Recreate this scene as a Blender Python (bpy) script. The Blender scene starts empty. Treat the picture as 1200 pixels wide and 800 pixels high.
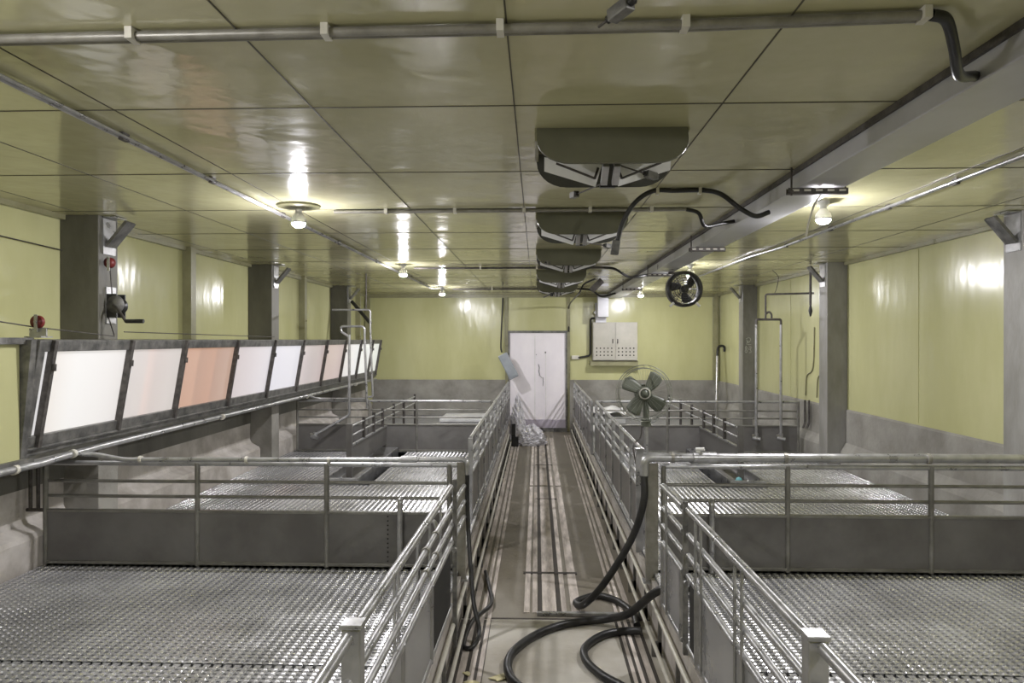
import bpy, math, random
from mathutils import Vector, Matrix, noise
random.seed(7)
S = bpy.context.scene
COL = S.collection
PI = math.pi

# ---------------------------------------------------------------- camera, world, exposure
CX, CY, CZ = 0.0, 0.0, 2.11
YAW = math.atan(29/850)
cam_d = bpy.data.cameras.new('camera'); cam = bpy.data.objects.new('camera', cam_d); COL.objects.link(cam)
cam_d.sensor_width = 36; cam_d.lens = 850/1200*36; cam_d.clip_start = .05
cam.location = (CX, CY, CZ); cam.rotation_euler = (math.radians(90-0.13), 0, YAW)
S.camera = cam
w = bpy.data.worlds.new('world'); S.world = w; w.use_nodes = True
w.node_tree.nodes['Background'].inputs[0].default_value = (.8, .9, 1, 1)
w.node_tree.nodes['Background'].inputs[1].default_value = .3
S.view_settings.view_transform = 'Standard'; S.view_settings.look = 'None'
S.view_settings.gamma = 1; S.view_settings.use_curve_mapping = False
S.view_settings.exposure = 2.02
BULB_STRENGTH = 480
PANE_STRENGTH = 0.175

# room measures (metres): aisle floor at z 0
ZC, ZP, ZT = 3.155, .38, 1.18          # ceiling, pen floor, top rail
WL, WR, YB, YF = -3.99, 4.18, 16.75, -2.0
D1, D2 = 5.48, 11.2                    # cross fences
FL, FR = -.57, .85                     # aisle fences

# ---------------------------------------------------------------- materials
def new_mat(name):
    m = bpy.data.materials.new(name); m.use_nodes = True
    nt = m.node_tree; b = nt.nodes['Principled BSDF']
    return m, nt, b
def ramp_between(nt, fac, c0, c1, p0=.35, p1=.65):
    r = nt.nodes.new('ShaderNodeValToRGB')
    r.color_ramp.elements[0].position = p0; r.color_ramp.elements[1].position = p1
    r.color_ramp.elements[0].color = (*c0, 1); r.color_ramp.elements[1].color = (*c1, 1)
    nt.links.new(fac, r.inputs[0]); return r.outputs[0]
def noise_fac(nt, scale, detail=4, stretch=(1,1,1), rough=.6):
    tc = nt.nodes.new('ShaderNodeTexCoord'); mp = nt.nodes.new('ShaderNodeMapping')
    mp.inputs['Scale'].default_value = stretch
    n = nt.nodes.new('ShaderNodeTexNoise'); n.inputs['Scale'].default_value = scale
    n.inputs['Detail'].default_value = detail; n.inputs['Roughness'].default_value = rough
    nt.links.new(tc.outputs['Object'], mp.inputs[0]); nt.links.new(mp.outputs[0], n.inputs[0])
    return n.outputs[0]
def mottled(name, c0, c1, scale=6, rough=(.5,.7), metal=0, bump=0, bscale=40, stretch=(1,1,1), spec=.5, coat=0, bdist=.01):
    m, nt, b = new_mat(name)
    f = noise_fac(nt, scale, 5, stretch)
    nt.links.new(ramp_between(nt, f, c0, c1), b.inputs['Base Color'])
    mr = nt.nodes.new('ShaderNodeMapRange'); mr.inputs[1].default_value = .3; mr.inputs[2].default_value = .7
    mr.inputs[3].default_value = rough[0]; mr.inputs[4].default_value = rough[1]
    nt.links.new(f, mr.inputs[0]); nt.links.new(mr.outputs[0], b.inputs['Roughness'])
    b.inputs['Metallic'].default_value = metal; b.inputs['Specular IOR Level'].default_value = spec
    b.inputs['Coat Weight'].default_value = coat
    if bump:
        bp = nt.nodes.new('ShaderNodeBump'); bp.inputs['Strength'].default_value = bump; bp.inputs['Distance'].default_value = bdist
        nt.links.new(noise_fac(nt, bscale, 3, stretch), bp.inputs['Height']); nt.links.new(bp.outputs[0], b.inputs['Normal'])
    return m
def emit_mat(name, col, strength, base=(.8,.8,.8)):
    m, nt, b = new_mat(name); b.inputs['Base Color'].default_value = (*base, 1)
    b.inputs['Emission Color'].default_value = (*col, 1); b.inputs['Emission Strength'].default_value = strength
    b.inputs['Roughness'].default_value = .35
    return m

M_CEIL = mottled('pale yellow ceiling panels', (.52,.50,.30), (.59,.565,.36), 1.3, (.08,.20), 0, .35, 2.2, (1,1,1), .9, .0, .03)
M_WALL = mottled('pale yellow green wall panels', (.49,.485,.245), (.56,.555,.30), 1.2, (.14,.26), 0, .35, 2.2, (1,1,.35), .45, 0, .03)
M_SEAM = mottled('dark seam', (.06,.055,.03), (.10,.09,.05), 8, (.5,.7))
M_TRIM = mottled('olive trim', (.23,.22,.12), (.30,.29,.17), 5, (.25,.45))
M_CONC = mottled('grey concrete', (.20,.19,.165), (.33,.32,.285), 2.2, (.6,.85), 0, .4, 22)
M_CONCW = mottled('warm worn concrete', (.33,.30,.26), (.56,.53,.49), 3.0, (.6,.9), 0, .5, 18)
M_PILL = mottled('rough grey column', (.15,.145,.12), (.33,.325,.305), 1.6, (.35,.6), 0, .4, 14, (1,1,.4))
M_PILLD = mottled('darkened column grey', (.075,.072,.055), (.16,.155,.13), 1.6, (.35,.6), 0, .4, 14, (1,1,.4))  # darker copy of the column grey, shade of the left columns painted in
M_DULL = mottled('dull backlit galvanised', (.17,.165,.145), (.27,.265,.24), 6, (.3,.5), .45)  # galvanised colour darkened to paint in the backlit side of the cross fences
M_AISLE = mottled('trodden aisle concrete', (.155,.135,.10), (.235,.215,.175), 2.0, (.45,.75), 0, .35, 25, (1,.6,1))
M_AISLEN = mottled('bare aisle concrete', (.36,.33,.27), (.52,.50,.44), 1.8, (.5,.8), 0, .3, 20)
M_STRIP = mottled('worn pale strip', (.34,.30,.26), (.66,.60,.54), 5, (.6,.9), 0, .3, 30, (3,.5,1))
M_GROOVE = mottled('dark groove', (.035,.03,.025), (.07,.06,.05), 6, (.6,.9))
M_GALV = mottled('galvanised steel', (.34,.34,.34), (.50,.50,.50), 9, (.24,.42), .7, 0)
M_SLAT = mottled('galvanised slats', (.31,.31,.31), (.44,.44,.44), 1.6, (.25,.42), .5, 0)
M_NUB = mottled('polished slat nubs', (.62,.62,.63), (.80,.80,.81), 1.6, (.18,.32), .7, 0)
M_BEAM = mottled('galvanised beam sheet', (.42,.42,.44), (.54,.54,.56), 2, (.26,.40), .25, 0)
M_PANEL = mottled('grey pen board', (.11,.105,.098), (.165,.16,.15), 2.5, (.30,.5), 0, .2, 8)
M_PANELG = mottled('grey gate board', (.30,.30,.305), (.40,.40,.405), 2.5, (.22,.4), .3, .2, 5)
M_DARK = mottled('dark pit', (.012,.012,.011), (.03,.028,.025), 4, (.8,.95))
M_BLACK = mottled('black rubber', (.010,.010,.010), (.022,.022,.021), 12, (.3,.5))
M_FRAME = mottled('dusty window frame metal', (.10,.10,.095), (.24,.235,.22), 10, (.4,.6), .5, .3, 40)
M_MULL = mottled('dark rusty mullion', (.05,.045,.04), (.12,.11,.10), 20, (.5,.7), .3, .3, 60)
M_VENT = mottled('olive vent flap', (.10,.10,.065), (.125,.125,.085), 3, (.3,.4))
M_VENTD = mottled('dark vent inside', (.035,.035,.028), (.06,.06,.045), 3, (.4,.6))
M_WHITE = mottled('off white plate', (.66,.66,.64), (.80,.80,.78), 5, (.4,.6))
M_DOOR = mottled('white door sheet', (.84,.80,.84), (.94,.90,.93), 2.5, (.35,.5), 0, .1, 10, (1,1,.4))
M_KICK = mottled('lilac kick plate', (.42,.38,.45), (.50,.46,.53), 4, (.3,.5))
M_CAB = mottled('beige grey steel', (.40,.385,.33), (.47,.45,.39), 3, (.35,.5))
M_FANG = mottled('grey green plastic', (.085,.095,.070), (.115,.125,.095), 3, (.35,.5))
M_PIPE = mottled('dull conduit', (.20,.19,.16), (.30,.29,.25), 10, (.35,.5), .3)
M_CLIP = mottled('pale clip', (.55,.53,.45), (.65,.63,.55), 10, (.4,.6))
M_RED = mottled('red pulley', (.13,.015,.015), (.22,.03,.025), 10, (.3,.5))
M_BLUE = mottled('blue grey plastic', (.26,.29,.32), (.36,.39,.42), 4, (.3,.5))
M_CYAN = mottled('pale cyan plastic', (.15,.50,.56), (.25,.62,.68), 4, (.3,.5))
M_MAT = mottled('white plastic sheet', (.62,.62,.62), (.78,.78,.77), 3, (.3,.5), 0, .4, 6)
M_YEL = mottled('yellow chip', (.55,.50,.28), (.65,.60,.36), 6, (.5,.7))
M_CHALK = mottled('white chalk', (.45,.45,.40), (.6,.6,.55), 30, (.8,.9))
M_BULB = emit_mat('glowing bulb', (.97, .95, 1.0), BULB_STRENGTH)
def bag_mat():
    m, nt, b = new_mat('clear crumpled plastic')
    b.inputs['Base Color'].default_value = (.80,.79,.82,1); b.inputs['Roughness'].default_value = .12
    b.inputs['Transmission Weight'].default_value = .2; b.inputs['IOR'].default_value = 1.4
    return m
M_BAG = bag_mat()
def cage_mat():
    m, nt, b = new_mat('fan cage wire'); b.inputs['Base Color'].default_value = (.25,.26,.22,1)
    b.inputs['Metallic'].default_value = .6; b.inputs['Roughness'].default_value = .4
    return m
M_CAGE = cage_mat()
def pane_mat(i, cols):
    # daylight coming through sheets of coloured plastic: each pane has its own vertical bands of colour
    m, nt, b = new_mat('daylit plastic pane %d' % i)
    tc = nt.nodes.new('ShaderNodeTexCoord'); sx = nt.nodes.new('ShaderNodeSeparateXYZ')
    nt.links.new(tc.outputs['Generated'], sx.inputs[0])
    r = nt.nodes.new('ShaderNodeValToRGB'); r.color_ramp.interpolation = 'LINEAR'
    e = r.color_ramp.elements
    for k, (p, c) in enumerate(cols):
        el = e[k] if k < 2 else e.new(p)
        el.position = p; el.color = (*c, 1)
    nt.links.new(sx.outputs['Y'], r.inputs[0])
    b.inputs['Base Color'].default_value = (.30,.30,.30,1); nt.links.new(r.outputs[0], b.inputs['Emission Color'])
    b.inputs['Emission Strength'].default_value = PANE_STRENGTH; b.inputs['Roughness'].default_value = .3
    return m

# ---------------------------------------------------------------- mesh helpers
class MB:
    def __init__(s): s.v = []; s.f = []; s.mi = []; s.sm = []; s.cur = 0
    def add(s, vs, fs, smooth=False):
        o = len(s.v); s.v += [tuple(x) for x in vs]
        for f in fs: s.f.append(tuple(o+i for i in f)); s.mi.append(s.cur); s.sm.append(smooth)
        return s
    def box(s, x0, x1, y0, y1, z0, z1, M=None):
        vs = [Vector(p) for p in ((x0,y0,z0),(x1,y0,z0),(x1,y1,z0),(x0,y1,z0),(x0,y0,z1),(x1,y0,z1),(x1,y1,z1),(x0,y1,z1))]
        if M is not None: vs = [M @ p for p in vs]
        return s.add(vs, [(0,3,2,1),(4,5,6,7),(0,1,5,4),(1,2,6,5),(2,3,7,6),(3,0,4,7)])
    def tube(s, pts, r, n=10, cap=True, closed=False):
        pts = [Vector(p) for p in pts]; rings = []; m = len(pts)
        rad = r if isinstance(r, (list, tuple)) else [r]*m
        prev = None
        for i, p in enumerate(pts):
            if closed: t = pts[(i+1) % m] - pts[i-1]
            else: t = pts[min(i+1, m-1)] - pts[max(i-1, 0)]
            t.normalize()
            if prev is None:
                a = Vector((0,0,1)) if abs(t.z) < .9 else Vector((1,0,0))
                u = t.cross(a).normalized()
            else:
                u = (prev - t*prev.dot(t)).normalized()
            prev = u; v = t.cross(u)
            rings.append([p + (u*math.cos(2*PI*k/n) + v*math.sin(2*PI*k/n))*rad[i] for k in range(n)])
        vs = [q for ring in rings for q in ring]; fs = []
        for i in range(m if closed else m-1):
            a = i*n; b = ((i+1) % m)*n
            for k in range(n): fs.append((a+k, a+(k+1) % n, b+(k+1) % n, b+k))
        s.add(vs, fs, True)
        if cap and not closed:
            s.add(rings[0], [tuple(reversed(range(n)))]); s.add(rings[-1], [tuple(range(n))])
        return s
    def prism(s, prof, depth, M):
        n = len(prof); vs = [M @ Vector((x, y, 0)) for x, y in prof] + [M @ Vector((x, y, depth)) for x, y in prof]
        fs = [tuple(reversed(range(n))), tuple(range(n, 2*n))] + [(k, (k+1) % n, n+(k+1) % n, n+k) for k in range(n)]
        return s.add(vs, fs)
    def lathe(s, prof, M, n=24, smooth=True):
        vs = [M @ Vector((r*math.cos(2*PI*k/n), r*math.sin(2*PI*k/n), z)) for r, z in prof for k in range(n)]
        fs = [(i*n+k, i*n+(k+1) % n, (i+1)*n+(k+1) % n, (i+1)*n+k) for i in range(len(prof)-1) for k in range(n)]
        return s.add(vs, fs, smooth)
    def build(s, name, mats, parent=None, bevel=0):
        me = bpy.data.meshes.new(name); me.from_pydata(s.v, [], s.f); me.update()
        for m in (mats if isinstance(mats, (list, tuple)) else [mats]): me.materials.append(m)
        me.polygons.foreach_set('material_index', s.mi); me.polygons.foreach_set('use_smooth', s.sm)
        o = bpy.data.objects.new(name, me); COL.objects.link(o)
        if parent is not None:
            o.parent = parent; o.matrix_parent_inverse = Matrix.Translation(parent.location).inverted()
        if bevel:
            b = o.modifiers.new('bevel', 'BEVEL'); b.width = bevel; b.segments = 2; b.limit_method = 'ANGLE'
        return o
def Bx(*a): return MB().box(*a)
def Tb(pts, r, n=10, **k): return MB().tube(pts, r, n, **k)
def tag(o, label=None, cat=None, group=None, kind=None):
    if label: o['label'] = label
    if cat: o['category'] = cat
    if group: o['group'] = group
    if kind: o['kind'] = kind
    return o
def thing(name, loc, label, cat, group=None):
    o = bpy.data.objects.new(name, None); COL.objects.link(o); o.location = loc; o.empty_display_size = .1
    return tag(o, label, cat, group)
def struct(name, mb, mat, parent=None, bevel=0):
    o = mb.build(name, mat, parent, bevel)
    if parent is None: o['kind'] = 'structure'
    return o
def smooth(pts, k=8):
    P = [Vector(p) for p in pts]; P = [P[0]*2-P[1]] + P + [P[-1]*2-P[-2]]; out = []
    for i in range(1, len(P)-2):
        for j in range(k):
            t = j/k; a, b, c, d = P[i-1], P[i], P[i+1], P[i+2]
            out.append(.5*((2*b) + (c-a)*t + (2*a-5*b+4*c-d)*t*t + (3*b-a-3*c+d)*t**3))
    return out + [P[-2]]
def bend(pts, r=.05, k=5):
    P = [Vector(p) for p in pts]; out = [P[0]]
    for i in range(1, len(P)-1):
        a = (P[i-1]-P[i]); b = (P[i+1]-P[i]); q = min(r, a.length*.45, b.length*.45)
        A = P[i]+a.normalized()*q; B = P[i]+b.normalized()*q
        for j in range(k+1):
            t = j/k; out.append(A*(1-t)**2 + P[i]*2*t*(1-t) + B*t*t)
    return out + [P[-1]]
def copy_tree(o, parent=None):
    c = o.copy(); COL.objects.link(c)
    if parent is not None: c.parent = parent
    for ch in list(o.children): copy_tree(ch, c)
    return c
T, R = Matrix.Translation, Matrix.Rotation

# ================================================================ THE SETTING
struct('wall_left', Bx(WL-.15, WL, YF, YB+.15, -.5, ZC), M_WALL)
struct('wall_right', Bx(WR, WR+.15, YF, YB+.15, -.5, ZC), M_WALL)
struct('wall_back', Bx(WL, WR, YB, YB+.15, -.5, ZC), M_WALL)
struct('wall_front', Bx(WL-.15, WR+.15, YF-.15, YF, -.5, ZC), M_WALL)
struct('ceiling', Bx(WL-.15, WR+.15, YF-.15, YB+.15, ZC, ZC+.15), M_CEIL)
seams = MB()
for k in range(-5, 12):
    y = 3.235 + 1.27*k
    if YF < y < YB: seams.box(WL, WR, y-.0045, y+.0045, ZC-.0025, ZC+.001)
for x in (-3.75, -2.83, -1.92, -1.01, -.10, .82, 1.73, 2.64, 3.55): seams.box(x-.003, x+.003, YF, YB, ZC-.0025, ZC+.001)
struct('trim_1', seams, M_SEAM)
# concrete plinths: lower wall, sloped shoulder, foot
def plinth(xw, sgn, y0, y1, zt, foot=.10, thick=.03):
    m = MB(); X = lambda d: xw - sgn*d
    prof = [(X(0), -.3), (X(foot), -.3), (X(foot), .60), (X(foot-.015), .635), (X(thick+.02), .69), (X(thick), .73), (X(thick), zt-.02), (X(thick-.02), zt), (X(0), zt)]
    n = len(prof); vs = [(x, y0, z) for x, z in prof] + [(x, y1, z) for x, z in prof]
    f = [tuple(range(n)), tuple(reversed(range(n, 2*n)))] + [(k, n+k, n+(k+1) % n, (k+1) % n) for k in range(n)]
    return m.add(vs, f)
def bay_list(s):
    return [(YF, 5.94), (6.22, 9.9), (10.2, 13.9), (14.2, YB-.001)]
i = 1
for (a, b) in bay_list(0):
    struct('baseboard_right', plinth(WR, 1, a, b, 1.175), [M_CONC])
    struct('baseboard_left', plinth(WL, -1, a, b, 1.22, .17), [M_CONCW])
bb = Bx(WL+.18, -.72, YB-.05, YB, -.3, 1.19); bb.box(.76, WR-.11, YB-.05, YB, -.3, 1.19)
struct('baseboard_back', bb, M_CONC)
# aisle floor
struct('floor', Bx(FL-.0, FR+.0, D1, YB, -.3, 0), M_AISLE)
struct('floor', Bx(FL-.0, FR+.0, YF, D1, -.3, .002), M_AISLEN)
struct('floor', Bx(WL, FL, YF, YB, -.5, -.35), M_DARK)
struct('floor', Bx(FR, WR, YF, YB, -.5, -.35), M_DARK)
# pale worn strips and dark grooves set into the aisle concrete
st = MB()
def strip(x0, x1, y0, y1):
    st.box(x0, x1, y0, y1, -.01, .006)
for (a, b) in ((-.10,-.055),(-.035,.005),(.045,.155),(.195,.235),(.27,.345)):
    strip(a, b, 5.6, 10.4); strip(a-.0, b-.0, 10.5, 15.6)
for (a, b) in ((-.50,-.455),(-.43,-.395),(-.375,-.345)): strip(a, b, 3.2, 16)
for (a, b) in ((.60,.625),(.645,.67),(.695,.735)): strip(a, b, 3.2, 16)
struct('trim_2', st, M_STRIP)
gr = MB()
for (a, b) in ((.01,.04),(.16,.19)): gr.box(a, b, 5.6, 15.6, -.01, .004)
gr.box(-.12, .36, 6.53, 6.58, -.01, .008); gr.box(-.02, .26, 9.6, 9.63, -.01, .008); gr.box(-.02, .26, 12.2, 12.24, -.01, .008)
gr.box(FL, FR, D1-.012, D1+.012, -.01, .004); gr.box(-.57, -.34, 3.4, 5.45, -.01, .004) ; gr.box(.58, .76, 3.4, 5.45, -.01, .0045)
struct('trim_3', gr, M_GROOVE)
# curbs that carry the pens
for sx, x0, x1 in ((-1, FL-.10, FL+.0), (1, FR-.0, FR+.10)):
    struct('trim_4', Bx(x0, x1, YF, YB-.06, -.3, .335), M_CONCW)

# slatted pen floors: lengthwise bars, cross bars, raised nubs
def slats(x0, x1, y0, y1, nub=True, px=.055, py=.042):
    m = MB(); nx = int((x1-x0)/px); ny = int((y1-y0)/py)
    for i in range(nx+1):
        x = x0 + i*px; m.box(x, min(x+.036, x1), y0, y1, ZP-.03, ZP-.006)
    for j in range(ny+1):
        y = y0 + j*py
        if y+.024 < y1: m.box(x0, x1, y, y+.027, ZP-.028, ZP-.0075)
    if nub:
        m.cur = 1
        for i in range(nx+1):
            x = x0+i*px+.004
            for j in range(ny):
                y = y0+j*py; a = [(x+.002,y,ZP-.006),(x+.026,y,ZP-.006),(x+.026,y+.020,ZP-.006),(x+.002,y+.020,ZP-.006),(x+.007,y+.004,ZP),(x+.021,y+.004,ZP),(x+.021,y+.016,ZP),(x+.007,y+.016,ZP)]
                m.add(a, [(4,5,6,7),(0,1,5,4),(1,2,6,5),(2,3,7,6),(3,0,4,7)])
    return m
LX0, LX1, RX0, RX1 = WL+.18, FL-.02, FR+.02, WR-.11
struct('floor', slats(LX0, LX1, 2.0, 3.82), [M_SLAT, M_NUB]); struct('floor', slats(LX0, LX1, 3.835, D1-.03), [M_SLAT, M_NUB])
struct('floor', slats(RX0, RX1, 2.0, 3.82), [M_SLAT, M_NUB]); struct('floor', slats(RX0, RX1, 3.835, D1-.03), [M_SLAT, M_NUB])
TLa, TLb, TRa, TRb = -2.55, -2.00, 2.15, 2.72     # feeder channels break the slats
for (a, b, c, d) in ((LX0, LX1, D1+.03, 8.6), (LX0, TLa, 8.6, D2-.03), (TLb, LX1, 8.6, D2-.03),
                     (RX0, RX1, D1+.03, 8.6), (RX0, TRa, 8.6, D2-.03), (TRb, RX1, 8.6, D2-.03)):
    struct('floor', slats(a, b, c, d, True), [M_SLAT, M_NUB])
struct('floor', slats(LX0, LX1, D2+.03, YB-.06, False), [M_SLAT, M_NUB]); struct('floor', slats(RX0, RX1, D2+.03, YB-.06, False), [M_SLAT, M_NUB])
struct('floor', Bx(LX0, LX1, YF, 1.98, ZP-.1, ZP), M_CONC); struct('floor', Bx(RX0, RX1, YF, 1.98, ZP-.1, ZP), M_CONC)

for a, b in bay_list(0): struct('trim_14', Bx(WL, WL+.04, a, b, .96, 1.22), M_PILLD)  # dark band on the left wall below the sill
# columns (cast into the walls) with a galvanised knee bracket under the ceiling
def column(x0, x1, y0, y1, mat=M_PILL):
    return struct('trim_5', Bx(x0, x1, y0, y1, -.4, ZC), mat, bevel=.006)
for y in (6.08, 10.05, 14.05):
    column(3.91, WR, y-.14, y+.14)
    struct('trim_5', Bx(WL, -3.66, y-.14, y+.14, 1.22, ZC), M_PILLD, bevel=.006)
    struct('trim_5', Bx(WL, -3.66, y-.14, y+.14, -.4, 1.219), M_CONC, bevel=.006)
for y in (8.1, 12.1, 15.9):
    struct('trim_6', Bx(WL, WL+.10, y-.06, y+.06, 1.3, ZC), M_TRIM)
for y in (8.1, 12.1):
    struct('trim_7', Bx(WR-.006, WR, y-.012, y+.012, 1.2, ZC), M_WALL)
# wall panel joints and cornices
tr = MB()
tr.box(WL, WR, YB-.05, YB, ZC-.07, ZC); tr.box(WL, WL+.05, YF, YB, ZC-.04, ZC); tr.box(WR-.05, WR, YF, YB, ZC-.04, ZC)
struct('trim_8', tr, M_TRIM)
tr = MB()
tr.box(-.73, -.66, YB-.04, YB, 0, ZC-.07); tr.box(.70, .77, YB-.04, YB, 0, ZC-.07)
tr.box(WR-.16, WR-.06, YB-.10, YB-.0, 1.2, ZC-.07); tr.box(WL+.02, WL+.12, YB-.1, YB, 1.3, ZC-.07)
struct('trim_9', tr, M_TRIM)

# back door
dr = struct('door_1', Bx(-.62, .66, YB-.06, YB-.005, .09, 2.27), M_DOOR)
Bx(-.62, .66, YB-.075, YB-.06, .09, .28).build('kick_plate', M_KICK, dr)
MB().box(-.66, -.62, YB-.09, YB-.005, .0, 2.32).box(.66, .70, YB-.09, YB-.005, 0, 2.32).box(-.62, .66, YB-.09, YB-.005, 2.27, 2.32).box(-.62, .66, YB-.09, YB-.005, 0, .09).build('door_frame', M_FRAME, dr)
MB().box(-.05, -.035, YB-.066, YB-.06, .28, 2.2).box(.20, .212, YB-.066, YB-.06, .28, 1.8).build('sheet_joint', M_WHITE, dr)
mk = MB()
mk.box(.185, .215, YB-.066, YB-.06, 1.80, 1.84)
mk.tube([(.04,YB-.064,1.55),(.06,YB-.064,1.47),(.05,YB-.064,1.38),(.07,YB-.064,1.30)], .008, 6)
mk.tube([(.14,YB-.064,1.25),(.15,YB-.064,1.15),(.14,YB-.064,1.05)], .006, 6)
mk.tube([(-.02,YB-.064,1.78),(.0,YB-.064,1.76)], .007, 6); mk.tube([(.05,YB-.064,1.30),(.12,YB-.064,1.24)], .005, 6)
mk.build('door_scuffs', M_FRAME, dr)

# ================================================================ WINDOW BAND (tilted frame along the left wall)
XT, XBm, ZT1, ZB1 = -3.42, -3.56, 2.11, 1.30
def wpt(y, t, off=0):    # t 0 bottom .. 1 top on the tilted plane; off towards the room
    n = Vector((.985, 0, -.17))
    return Vector((XBm+(XT-XBm)*t, y, ZB1+(ZT1-ZB1)*t)) + n*off
ys = [5.0, 5.98, 6.93, 8.15, 9.33, 10.5, 11.7, 12.85, 14.0, 15.0, 15.75]
W0, W1 = 4.86, 15.86
def wbox(mb, y0, y1, t0, t1, o0, o1):
    P = [wpt(y,t,o) for o in (o0,o1) for (y,t) in ((y0,t0),(y1,t0),(y1,t1),(y0,t1))]
    mb.add(P, [(0,1,2,3),(4,7,6,5),(0,4,5,1),(1,5,6,2),(2,6,7,3),(3,7,4,0)])
w1 = bpy.data.objects.new('window_1', None); COL.objects.link(w1); w1.location = (-3.5, W0, 1.3); w1['kind'] = 'structure'
fr = MB()
wbox(fr, W0, W1, .90, 1.0, -.03, .02); wbox(fr, W0, W1, 0.0, .17, -.03, .02)
wbox(fr, W0, W0+.07, .17, .90, -.03, .02); wbox(fr, W1-.05, W1, .17, .90, -.03, .02)
wbox(fr, W0, W1, .055, .075, .02, .04)
fr.build('window_frame', M_FRAME, w1, .004)
for k, y in enumerate(ys):
    m = MB(); wbox(m, y-.018, y+.018, .07, 1.0, .0, .045)
    m.tube([wpt(y, .80, .05), wpt(y, .74, .055)], .016, 8)
    m.build('mullion', M_MULL, w1)
PC = [
 [(0,(.95,.93,.93)),(1,(.95,.93,.93))],
 [(0,(.88,.80,.72)),(.35,(.95,.93,.90)),(1,(.86,.81,.78))],
 [(0,(.66,.60,.57)),(.35,(.70,.62,.58)),(.42,(.80,.62,.56)),(.55,(.66,.56,.52)),(1,(.74,.68,.64))],
 [(0,(.58,.29,.17)),(.30,(.64,.33,.20)),(.34,(.50,.25,.15)),(.62,(.60,.30,.18)),(.66,(.48,.25,.16)),(1,(.60,.38,.28))],
 [(0,(.66,.56,.56)),(.5,(.74,.66,.68)),(1,(.80,.76,.80))],
 [(0,(.76,.74,.82)),(1,(.80,.78,.84))],
 [(0,(.66,.55,.55)),(.5,(.52,.44,.43)),(1,(.60,.48,.46))],
 [(0,(.62,.47,.42)),(1,(.64,.50,.47))],
 [(0,(.82,.76,.74)),(1,(.92,.92,.90))],
 [(0,(.90,.91,.88)),(1,(.92,.93,.88))],
 [(0,(.92,.93,.86)),(1,(.86,.88,.80))],
 [(0,(.86,.88,.80)),(1,(.86,.88,.80))]]
edges = [W0+.07] + ys + [W1-.05]
for k in range(len(edges)-1):
    if edges[k+1]-edges[k] < .03: continue
    m = MB(); wbox(m, edges[k], edges[k+1], .15, .92, -.02, -.008)
    m.build('window_pane', pane_mat(k, PC[k]), w1)
# boxed sill and top ledge that carry the frame
struct('trim_10', MB().box(WL, XBm-.02, W0-.0, W1, 1.22, 1.29), M_PILL)
struct('trim_11', MB().box(WL, XT-.05, W0, W1, ZT1-.04, ZT1-.005), M_TRIM)
struct('trim_12', MB().add([(-3.99,W0-.06,1.29),(-3.50,W0-.06,1.29),(-3.42,W0-.06,2.11),(-3.99,W0-.06,2.11),(-3.99,W0,1.29),(-3.50,W0,1.29),(-3.42,W0,2.11),(-3.99,W0,2.11)],
    [(0,1,2,3),(4,7,6,5),(0,4,5,1),(1,5,6,2),(2,6,7,3),(3,7,4,0)]), M_FRAME)
struct('wall_left', MB().box(-3.99, -3.50, 2.2, W0-.06, 1.29, 2.11), M_WALL, bevel=.01)
struct('trim_13', MB().box(-3.52, -3.46, 2.2, W0+.02, 2.08, 2.125).box(-3.52,-3.46,2.2,W0+.02,1.26,1.30), M_FRAME)

# ================================================================ FENCES
RAILS = (1.18, 1.036, .920)
def rail(parent, a, b, r=.015, mat=M_GALV, n=10): return Tb([a, b], r, n).build('rail', mat, parent)
def cross_fence(x0, x1, y, posts, label, holes=(), stub=None):
    t = thing('cross_fence', (x0, y, ZP), label, 'fence', 'pipe and board fences across the pens')
    for z, r in zip(RAILS, (.019, .013, .013)): rail(t, (x0, y, z-r), (x1, y, z-r), r, M_GALV if z > 1.1 else M_DULL)
    Bx(x0, x1, y-.022, y+.022, .785, .805).build('board_cap', M_DULL, t, .003)
    Bx(x0, x1, y-.022, y+.022, .388, .412).build('bottom_rail', M_DULL, t, .003)
    for p in posts:
        Tb([(p, y-.006, ZP), (p, y-.006, ZT-.012)], .020, 12).build('post', M_DULL, t)
    xs = [x0] + [p for p in posts if x0+.1 < p < x1-.1] + [x1]
    for a, b in zip(xs[:-1], xs[1:]):
        m = Bx(a+.018, b-.018, y-.012, y+.012, .41, .787)
        for h in holes:
            if a < h < b:
                m.cur = 1
                for q in range(11):
                    z = .43+q*.034; m.lathe([(.0001,-.0145),(.0065,-.0145),(.0065,-.01)], T((h, y, z)) @ R(-PI/2, 4, 'X'), 8, False)
                m.cur = 0
        m.build('board', [M_PANEL, M_DARK], t)
    if stub:
        Tb(bend([(stub, y-.05, ZP), (stub, y-.05, .90), (stub, y-.0, .90)], .04), .022, 12).build('stub_pipe', M_GALV, t)
    return t
cross_fence(-3.80, -.60, D1, (-3.79, -2.60, -1.60, -.66), 'left near cross fence, three pipes over dark grey board, under the slim pipe', (-1.13,), -1.03)
cross_fence(.93, 4.05, D1, (.95, 1.87, 2.92, 3.96), 'low cross fence on the right, nearest to the camera, under the thick water pipe', (3.62,), 1.30)
cross_fence(-3.74, -.62, D2, (-3.73, -2.60, -1.86, -.7), 'far left cross fence behind the left feeder fence')
cross_fence(.90, 4.0, D2, (1.0, 2.0, 2.75, 3.98), 'far right cross fence carrying the two drinker pipes')

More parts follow.
